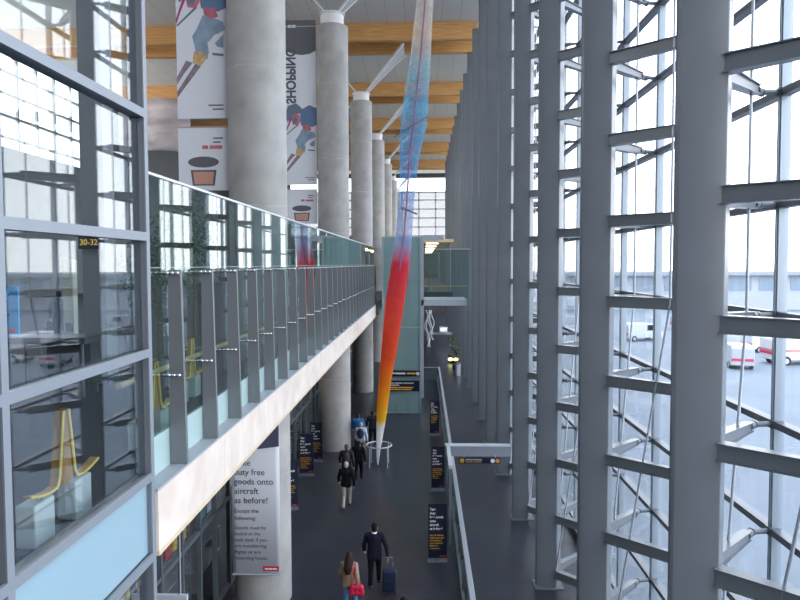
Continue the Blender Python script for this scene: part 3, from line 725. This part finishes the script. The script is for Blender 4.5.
# far upper level behind the bridge: warm timber soffit, plants, glass
t = thing('timber_canopy', 'warm lit timber canopy over the far upper walkway beyond the footbridge', 'canopy', (1, 62, 10.3))
part(MB().box(-2.6, 2.4, 52, 112, 10.75, 11.0), 'soffit', mat('canopy_wood', (.85, .66, .36), .5, noise=.2, nscale=1.2), t)
for xx, yy in ((-2.5, 57), (2.3, 57), (-2.5, 100), (2.3, 100)): part(MB().tube((xx, yy, 6.62), (xx, yy, 10.75), .08, n=12), 'post', STEELD, t)
for j in range(6): part(MB().box(.2, 1.2, 54+9*j, 55.2+9*j, 10.72, 10.75), 'lamp', mat('lamp_glow', (1, .8, .5), .5, emit=(1, .82, .5), estr=9), t)
struct(MB().box(-2.8, 2.4, 54, END, 6.22, 6.62), 'floor_upper_far', UPFLOOR)
tree(.35, 56, UF, 3.2, .8, 'leafy potted tree on the far upper walkway behind the footbridge glass', 21, 500)
tree(2.72, 54, 0, 2.4, .4, 'dark green potted plant on the lower floor under the footbridge, by the steel columns', 23, 600)
tree(2.6, 60, 0, 2.8, .45, 'farther green potted plant by the steel columns beyond the footbridge', 25, 500)
# far portal, white hanging ribbons, white kiosk and yellow lamps on the lower floor beyond
t = thing('far_portal', 'grey portal frame across the lower floor far beyond the footbridge', 'gate', (1, 70, 0))
part(MB().box(.4, 2.98, 70, 70.2, 1.25, 1.5), 'beam', ALU, t); part(MB().box(2.8, 2.98, 70, 70.2, 0, 1.25), 'post', ALU, t); part(MB().box(.4, .55, 70, 70.2, 0, 1.25), 'post', ALU, t)
t = thing('check_in_kiosk', 'small white kiosk on the far portal beyond the footbridge', 'kiosk', (2, 69.8, 1.5))
part(MB().box(1.65, 2.55, 69.6, 70.2, 1.5, 2.1), 'body', WHITE, t, bevel=.04); part(MB().box(1.8, 2.4, 69.58, 69.6, 1.7, 2.0), 'screen', mat('screen_white', (.8, .85, .9), .3, emit=(.8, .9, 1), estr=1), t)
t = thing('ribbon_mobile', 'white twisted ribbons hanging below the footbridge beside the lift tower', 'mobile', (.25, 47, 3.5))
m = MB(); rnd = random.Random(4)
for j in range(5):
    zz = 5.6; xx = .15+.12*j; pts = []
    for i in range(9): pts.append((xx+.12*math.sin(i*1.1+j), 47+.15*math.cos(i*.9+j*2), zz-i*.34*(1 if j%2 else .8)))
    m.path(pts, .035, n=6)
part(m, 'ribbon', WHITE, t); part(MB().tube((.4, 47, 5.5), (.4, 47, 6.22), .015, n=6), 'cord', STEELD, t)
t = thing('yellow_lamp', 'bright yellow double lamp low on the far lower floor beyond the railing', 'lamp', (2.62, 58, 0))
for dx in (-.3, .3): part(MB().ball((2.62+dx*.8, 57.9, .34), .22, .16, .15), 'lamp_head', mat('yellow_glow', (1, .9, .3), .5, emit=(1, .95, .35), estr=2.2), t)
part(MB().box(2.3, 2.94, 57.8, 58.1, 0, .2), 'base', BLACK, t)
t = thing('litter_bin', 'pale cylindrical litter bin on the floor beside the far steel columns', 'bin', (2.7, 51.5, 0))
part(MB().tube((2.7, 51.5, 0), (2.7, 51.5, .9), .24, n=20), 'body', ALU, t); part(MB().tube((2.7, 51.5, .9), (2.7, 51.5, 1.0), .26, .2, n=20), 'lid', STEELD, t)

# ------------------------------------------------------------------ hanging spear sculpture of coloured net, and its ring barrier
SY = 28.2
prof = [(-80, 436, 5), (-40, 431, 6.5), (0, 426, 8), (60, 421, 10), (110, 415.5, 12.5), (128, 414, 13), (160, 409.5, 9.5), (200, 407, 7.5), (240, 403.5, 8.5), (270, 399.5, 9), (300, 395, 9.5), (345, 389.5, 8), (380, 384.8, 6.3), (415, 381, 5.2), (455, 377.3, 1.9), (470, 376.8, .6)]
K = SY/640
ax = [(Vector(((x-424)*K, SY, max(0.02, 9+(264-y)*K*1.0))), hw*K) for y, x, hw in prof]
ZT = ax[0][0].z
NETC = [(0.0, (.92, .92, .92, .95)), (.075*1, (.90, .90, .90, .95)), (.083, (.90, .62, .05, .97)), (.12, (.92, .45, .03, .95)), (.20, (.85, .13, .04, .85)), (.372, (.80, .05, .09, .78)), (.39, (.6, .2, .35, .5)), (.41, (.42, .48, .76, .42)), (.50, (.14, .38, .75, .42)), (.66, (.12, .48, .75, .42)), (.72, (.35, .60, .72, .36)), (.77, (.80, .74, .70, .38)), (1.0, (.85, .78, .72, .4))]
def net_mat():
    m = bpy.data.materials.new('net_fabric'); m.use_nodes = True; nt = m.node_tree; nt.nodes.clear(); N = nt.nodes.new; L = nt.links
    tc = N('ShaderNodeTexCoord'); sp = N('ShaderNodeSeparateXYZ'); L.new(tc.outputs['Object'], sp.inputs[0])
    dv = N('ShaderNodeMath'); dv.operation = 'DIVIDE'; dv.inputs[1].default_value = ZT; L.new(sp.outputs['Z'], dv.inputs[0])
    cr = N('ShaderNodeValToRGB'); L.new(dv.outputs[0], cr.inputs[0]); el = cr.color_ramp.elements
    while len(el) < len(NETC): el.new(.5)
    for e_, (p, c) in zip(el, NETC): e_.position = p; e_.color = c
    df = N('ShaderNodeBsdfDiffuse'); tl = N('ShaderNodeBsdfTranslucent'); tr = N('ShaderNodeBsdfTransparent'); a = N('ShaderNodeMixShader'); b = N('ShaderNodeMixShader'); o = N('ShaderNodeOutputMaterial')
    L.new(cr.outputs[0], df.inputs[0]); L.new(cr.outputs[0], tl.inputs[0]); a.inputs[0].default_value = .5; L.new(df.outputs[0], a.inputs[1]); L.new(tl.outputs[0], a.inputs[2])
    nz = N('ShaderNodeTexNoise'); nz.inputs['Scale'].default_value = 2.5; L.new(tc.outputs['Object'], nz.inputs['Vector'])
    mm = N('ShaderNodeMath'); mm.operation = 'MULTIPLY_ADD'; mm.inputs[1].default_value = .3; mm.inputs[2].default_value = -.15; L.new(nz.outputs['Fac'], mm.inputs[0])
    ad = N('ShaderNodeMath'); ad.operation = 'ADD'; ad.use_clamp = True; L.new(mm.outputs[0], ad.inputs[0]); L.new(cr.outputs[1], ad.inputs[1])
    L.new(ad.outputs[0], b.inputs[0]); L.new(tr.outputs[0], b.inputs[1]); L.new(a.outputs[0], b.inputs[2]); L.new(b.outputs[0], o.inputs[0]); return m
t = thing('spear_sculpture', 'tall hanging net fabric spear, blue above, red and yellow below, over the ring', 'sculpture', (ax[-1][0].x, SY, 0))
m = MB(); n = 14; rings = []
for c, r in ax: rings.append([(c.x+r*math.cos(2*PI*i/n), c.y+r*.8*math.sin(2*PI*i/n), c.z) for i in range(n)])
m.rings(rings, cap=False); part(m, 'net', net_mat(), t)
m = MB()
for i in range(len(ax)-7): m.tube(ax[i][0]+Vector((.02, -ax[i][1]*.8-.02, 0)), ax[i+1][0]+Vector((.02, -ax[i+1][1]*.8-.02, 0)), .03, n=8)
part(m, 'seam', mat('magenta_seam', (.32, .12, .26), .7), t)
c = ax[5][0]
part(MB().tube((c.x-.85, SY-.5, c.z-.55), (c.x+.62, SY-.6, c.z+.28), .03, n=8), 'cross_strut', ALUD, t)
part(MB().tube((c.x-.55, SY-.45, c.z-3.55), (c.x+.15, SY-.5, c.z-3.85), .035, n=8), 'cross_strut', ALUD, t)
part(MB().tube(ax[0][0], (ax[0][0].x+.1, SY, 25.04), .015, n=6), 'cable', ALU, t)
t = thing('ring_barrier', 'round grey rail barrier on four legs around the tip of the spear', 'barrier', (ax[-1][0].x, SY, 0))
m = MB(); cx = ax[-1][0].x+.06
m.path([(cx+.56*math.cos(2*PI*i/32), SY+.56*math.sin(2*PI*i/32), .93) for i in range(32)], .03, n=8, closed=True); part(m, 'ring', mat('barrier_pale', (.6, .62, .66), .4), t)
for i in range(4):
    a = PI/4+PI/2*i; part(MB().tube((cx+.56*math.cos(a), SY+.56*math.sin(a), 0), (cx+.56*math.cos(a), SY+.56*math.sin(a), .93), .022, n=8), 'leg', ALU, t)

# ------------------------------------------------------------------ people
SKIN = mat('skin', (.52, .33, .25), .5)
def fuse(mb, voxel, smooth=4):
    o = mb.build('fuse_source', SKIN); md = o.modifiers.new('r', 'REMESH'); md.mode = 'VOXEL'; md.voxel_size = voxel
    s_ = o.modifiers.new('s', 'SMOOTH'); s_.iterations = smooth; s_.factor = .5
    dg = bpy.context.evaluated_depsgraph_get(); me = bpy.data.meshes.new_from_object(o.evaluated_get(dg))
    old = o.data; bpy.data.objects.remove(o); bpy.data.meshes.remove(old)
    for p in me.polygons: p.use_smooth = True
    me.materials.clear(); return me
def attach(me, name, m, root):
    me.name = name; me.materials.append(m); o = bpy.data.objects.new(name, me); COL.objects.link(o); o.parent = root; return o
def person(label, x, y, rz, h, top, legs, hair, stride=.25, swing=.3, female=False, coat=.82, longhair=False, shoe=None, collar=None, z0=0, carry=None, headturn=0, skirtless=True):
    """a walking adult facing +Y before turning by rz; returns the thing and the two hand positions"""
    V = Vector
    t = thing('person', label, 'person', (x, y, z0)); t.rotation_euler = (0, 0, rz); t.scale = (h/1.76,)*3
    sw = .175 if female else .2; hw = .095
    sh = {s: V((s*sw, 0, 1.44)) for s in (-1, 1)}
    hip = {s: V((s*hw, 0, .92)) for s in (-1, 1)}
    f = stride
    kn = {1: V((.10, .5*f+.10, .50)), -1: V((-.10, -.15*f+.02, .49))}
    an = {1: V((.10, f, .09)), -1: V((-.10, -f, .15))}
    toe = {1: V((.115, f+.17, .05)), -1: V((-.115, -f+.13, .045))}
    el = {1: V((sw+.09, -.10-swing*.25, 1.15)), -1: V((-sw-.09, .02+swing*.25, 1.15))}
    wr = {1: V((sw+.10, -.02-swing*.35, .91)), -1: V((-sw-.10, .10+swing*.6, .94))}
    if carry == 'pull': el[1] = V((sw+.13, -.06, 1.15)); wr[1] = V((sw+.17, -.12, .90))
    if carry == 'strap': el[1] = V((sw+.12, .02, 1.17)); wr[1] = V((sw+.02, .18, 1.25))
    hd = V((0, .03, 1.635))
    b = MB()
    # torso, neck, head
    b.cone((0, 0, .95), (0, .0, 1.2), .125, .115); b.cone((0, 0, 1.2), (0, -.01, 1.36), .12, .13)
    for s in (-1, 1):
        b.cone((s*.05, 0, 1.1), (s*.09, -.01, 1.36), .10, .095); b.cone((0, -.01, 1.43), sh[s]*.92+V((0, 0, .115)), .075, .06); b.cone(hip[s], (s*.06, 0, 1.02), .10, .1)
    b.cone((0, -.01, 1.44), (0, .015, 1.56), .062, .055)
    b.ball(hd+V((0, 0, .01)), .078, .098, .115); b.ball(hd+V((0, .03, -.05)), .055, .065, .07)
    b.cone(hd+V((0, .085, .0)), hd+V((0, .112, -.025)), .012, .017); b.cone(hd+V((-.02, .088, -.062)), hd+V((.02, .088, -.062)), .011, .011)
    for s in (-1, 1): b.ball(hd+V((s*.08, -.005, -.005)), .012, .022, .034)
    for s in (-1, 1):
        b.cone(sh[s], el[s], .052, .042); b.cone(el[s], wr[s], .042, .028)
        d = (wr[s]-el[s]).normalized(); side = V((0, 1, 0)) if abs(d.y) < .8 else V((0, 0, 1)); side = (side-d*d.dot(side)).normalized(); nn = d.cross(side)
        pc = wr[s]+d*.05
        for q in (-.025, 0, .025): b.cone(wr[s]+side*q*.6, wr[s]+d*.09+side*q, .017, .014, n=8)
        curl = -s*nn
        for i, (q, L) in enumerate(((-.033, .055), (-.011, .068), (.011, .074), (.033, .066))):
            p0 = wr[s]+d*.088+side*q; p1 = p0+d*L*.5+curl*.012; p2 = p1+d*L*.35+curl*.022
            b.cone(p0, p1, .0095, .009, n=8); b.cone(p1, p2, .009, .0075, n=8)
        th = wr[s]+side*.03+d*.02; b.cone(th, th+side*.03+d*.035, .012, .011, n=8); b.cone(th+side*.03+d*.035, th+side*.034+d*.065+curl*.012, .011, .009, n=8)
        b.cone(hip[s], kn[s], .088, .058); b.cone(kn[s], an[s]+V((0, 0, .02)), .056, .04); b.cone(an[s], toe[s], .042, .03)
    attach(fuse(b, .0075), 'body', SKIN, t)
    for s in (-1, 1): MB().ball(hd+V((s*.031, .088, .018)), .012).build('eye', BLACK, t, off=(0, 0, 0))
    # clothes
    j = MB(); k = .03
    j.cone((0, 0, coat+.12), (0, 0, 1.2), .15, .14); j.cone((0, 0, 1.2), (0, -.01, 1.38), .145, .145)
    for s in (-1, 1):
        j.cone((s*.085, -.01, coat+.1), (s*.07, 0, 1.2), .125, .115); j.cone((s*.06, 0, 1.15), (s*.10, -.015, 1.37), .12, .11)
        j.cone((0, -.01, 1.44), sh[s], .085, .075); j.cone(sh[s], el[s], .075, .062); j.cone(el[s], wr[s]-(wr[s]-el[s])*.05, .062, .048)
    j.cone((0, -.02, 1.44), (0, -.01, 1.5), .08, .068)
    attach(fuse(j, .012, 3), 'coat' if coat < .75 else 'jacket', top, t)
    p = MB(); p.cone((0, 0, .93), (0, 0, 1.0), .13, .125)
    for s in (-1, 1): p.cone(hip[s], kn[s], .11, .078); p.cone(kn[s], an[s]+V((0, 0, .03)), .076, .062); p.cone((0, 0, .94), hip[s], .12, .11)
    attach(fuse(p, .012, 3), 'trousers', legs, t)
    for s in (-1, 1):
        q = MB(); q.cone(an[s]+V((0, -.03, -.035)), toe[s], .045, .035); q.cone(an[s]+V((0, 0, 0)), an[s]+V((0, .06, -.03)), .05, .045)
        attach(fuse(q, .01, 2), 'shoe', shoe or BLACK, t)
    hmb = MB(); hmb.ball(hd+V((0, -.018, .035)), .088, .098, .105); hmb.ball(hd+V((0, -.04, -.02)), .078, .07, .085)
    if longhair:
        hmb.cone(hd+V((0, -.06, 0)), V((0, -.13, 1.36)), .085, .10); hmb.cone(V((-.05, -.13, 1.4)), V((-.03, -.15, 1.26)), .07, .05); hmb.cone(V((.05, -.13, 1.4)), V((.03, -.15, 1.27)), .07, .05)
        for s in (-1, 1): hmb.cone(hd+V((s*.06, -.02, 0)), V((s*.1, -.06, 1.42)), .045, .04)
    hm = fuse(hmb, .01, 2)
    attach(hm, 'hair', hair, t)
    if collar:
        c = MB(); n = 20; r0 = [(.075*math.cos(2*PI*i/n), -.015+.07*math.sin(2*PI*i/n), 1.49) for i in range(n)]; r1 = [(.068*math.cos(2*PI*i/n), -.008+.064*math.sin(2*PI*i/n), 1.545) for i in range(n)]
        c.rings([r0, r1], cap=False); c.build('collar', collar, t, off=(0, 0, 0))
    bpy.context.view_layer.update()
    return t
NAVY = mat('navy_cloth', (.012, .014, .025), .9, spec=.12); BLK = mat('black_cloth', (.010, .010, .014), .9, spec=.12); KHAKI = mat('khaki_cloth', (.38, .34, .30), .9, spec=.12)
BEIGE = mat('beige_coat', (.34, .24, .17), .9, spec=.12); JEAN = mat('jeans', (.10, .22, .42), .9, spec=.12); HB = mat('dark_hair', (.012, .010, .010), .8, spec=.15); HG = mat('grey_hair', (.45, .42, .40), .6); HBR = mat('brown_hair', (.03, .016, .012), .7, spec=.2)
SHIRT = mat('pale_shirt', (.55, .62, .72), .9, spec=.12); BLUES = mat('blue_cloth', (.04, .16, .38), .9, spec=.12); CHAR = mat('charcoal', (.03, .03, .04), .9, spec=.12)
person('person in a dark suit with a white collar walking away, pulling a blue suitcase', -1.392, 17.444, 0, 1.79, NAVY, BLK, HB, .22, .15, collar=TXTW, carry='pull', coat=.76)
person('person with long dark hair and a beige coat carrying a red bag', -1.92, 15.93, -.15, 1.66, BEIGE, JEAN, HBR, .2, .2, female=True, longhair=True, coat=.78)
person('person at the bottom edge of the hall, only dark hair in sight', -0.455, 13.62, 0, 1.74, CHAR, BLK, HB, .25)
person('grey-haired person in a black jacket and khaki trousers walking away', -2.871, 23.128, .05, 1.74, BLK, KHAKI, HG, .30, .3)
person('person in a black jacket right behind the grey-haired one, carrying a dark backpack', -3.116, 25.284, 0, 1.78, CHAR, BLK, mat('light_brown_hair', (.12, .08, .06), .6), .2)
person('person all in black at the right shoulder of the backpack wearer', -2.724, 26.068, 0, 1.70, BLK, BLK, HB, .24)
person('person in a pale shirt and light trousers with a navy backpack', -2.920, 29.106, 0, 1.72, SHIRT, KHAKI, HG, .28)
person('person in a bright blue jacket ahead of the navy backpack', -3.214, 30.674, 0, 1.76, BLUES, BLK, HBR, .22)
person('person in dark clothes walking beside the tip of the hanging spear', -2.548, 31.262, 0, 1.76, CHAR, BLK, HB, .18)
person('person standing with a handbag behind the left glazing near the cream totem', -10.9, 18.7, .4, 1.70, CHAR, CHAR, HB, .08, .1, z0=UF, female=True)

def backpack(x, y, z, label, m1, group=None):
    t = thing('backpack', label, 'backpack', (x, y, z))
    b = MB().ball((x, y, z), .16, .10, .24); b.ball((x, y-.06, z-.08), .12, .06, .12)
    attach_me = fuse(b, .012, 2); attach_me.transform(Matrix.Translation((-x, -y, -z))); attach(attach_me, 'bag', m1, t)
    for s in (-1, 1):
        part(MB().path([(x+s*.09, y+.08, z-.15), (x+s*.12, y+.15, z+.0), (x+s*.11, y+.13, z+.16), (x+s*.08, y+.04, z+.2)], .016, n=6), 'strap', BLACK, t)
backpack(-2.920, 28.900, 1.24, 'navy backpack on the person in a pale shirt', mat('navy_bag', (.015, .025, .07), .7))
backpack(-3.116, 25.068, 1.26, 'dark brown backpack on the person behind the grey-haired one', mat('brown_bag', (.035, .02, .022), .7))
# suitcase beside the man in the suit
sx, sy_ = -.96, 17.10
t = thing('trolley_suitcase', 'dark blue trolley suitcase with a chrome pull handle on the hall floor', 'suitcase', (sx, sy_, 0))
part(MB().box(sx-.19, sx+.19, sy_-.12, sy_+.12, .07, .66), 'case', mat('suitcase_blue', (.009, .017, .05), .5), t, bevel=.045)
part(MB().box(sx-.15, sx+.15, sy_-.15, sy_-.12, .12, .42), 'pocket', mat('suitcase_navy', (.007, .013, .04), .6), t, bevel=.02)
m = MB()
for s in (-1, 1): m.tube((sx+s*.09, sy_+.07, .64), (sx+s*.09, sy_+.1, .95), .014, n=8)
m.tube((sx-.10, sy_+.1, .95), (sx+.10, sy_+.1, .95), .02, n=8); part(m, 'pull_handle', CHROME, t)
for s in (-1, 1): part(MB().tube((sx+s*.17-.02, sy_-.08, .05), (sx+s*.17+.02, sy_-.08, .05), .05, n=14), 'wheel', BLACK, t)
# red shoulder bag of the woman
rx, ry = -1.71, 15.73
t = thing('shoulder_bag', 'bright red shoulder bag on the person in the beige coat', 'bag', (rx, ry, .8))
b = MB(); c0, c1 = .72, .86
b.cone((rx-.12, ry, c0), (rx+.12, ry, c0), .08, .08); b.cone((rx-.11, ry, c1), (rx+.11, ry, c1), .07, .07)
for q in (-.12, 0, .12): b.cone((rx+q, ry, c0), (rx+q*.95, ry, c1), .08, .07)
me = fuse(b, .014, 2); me.transform(Matrix.Translation((-rx, -ry, -.8))); attach(me, 'pouch', mat('bag_red', (.62, .015, .06), .5), t)
part(MB().path([(rx-.11, ry-.03, .92), (rx-.10, ry-.10, 1.15), (rx-.10, ry-.06, 1.37), (rx-.06, ry+.04, 1.39), (rx, ry+.08, 1.15), (rx+.10, ry+.03, .92)], .014, n=6), 'strap', mat('bag_red', (.62, .015, .06)), t)
t = thing('handbag', 'dark handbag held by the person behind the left glazing', 'bag', (-11.2, 18.85, UF+.6))
part(MB().box(-11.36, -11.04, 18.78, 18.92, UF+.5, UF+.78), 'pouch', CHAR, t, bevel=.03); part(MB().path([(-11.3, 18.85, UF+.78), (-11.28, 18.85, UF+.92), (-11.12, 18.85, UF+.92), (-11.1, 18.85, UF+.78)], .012, n=6), 'handle', BLACK, t)
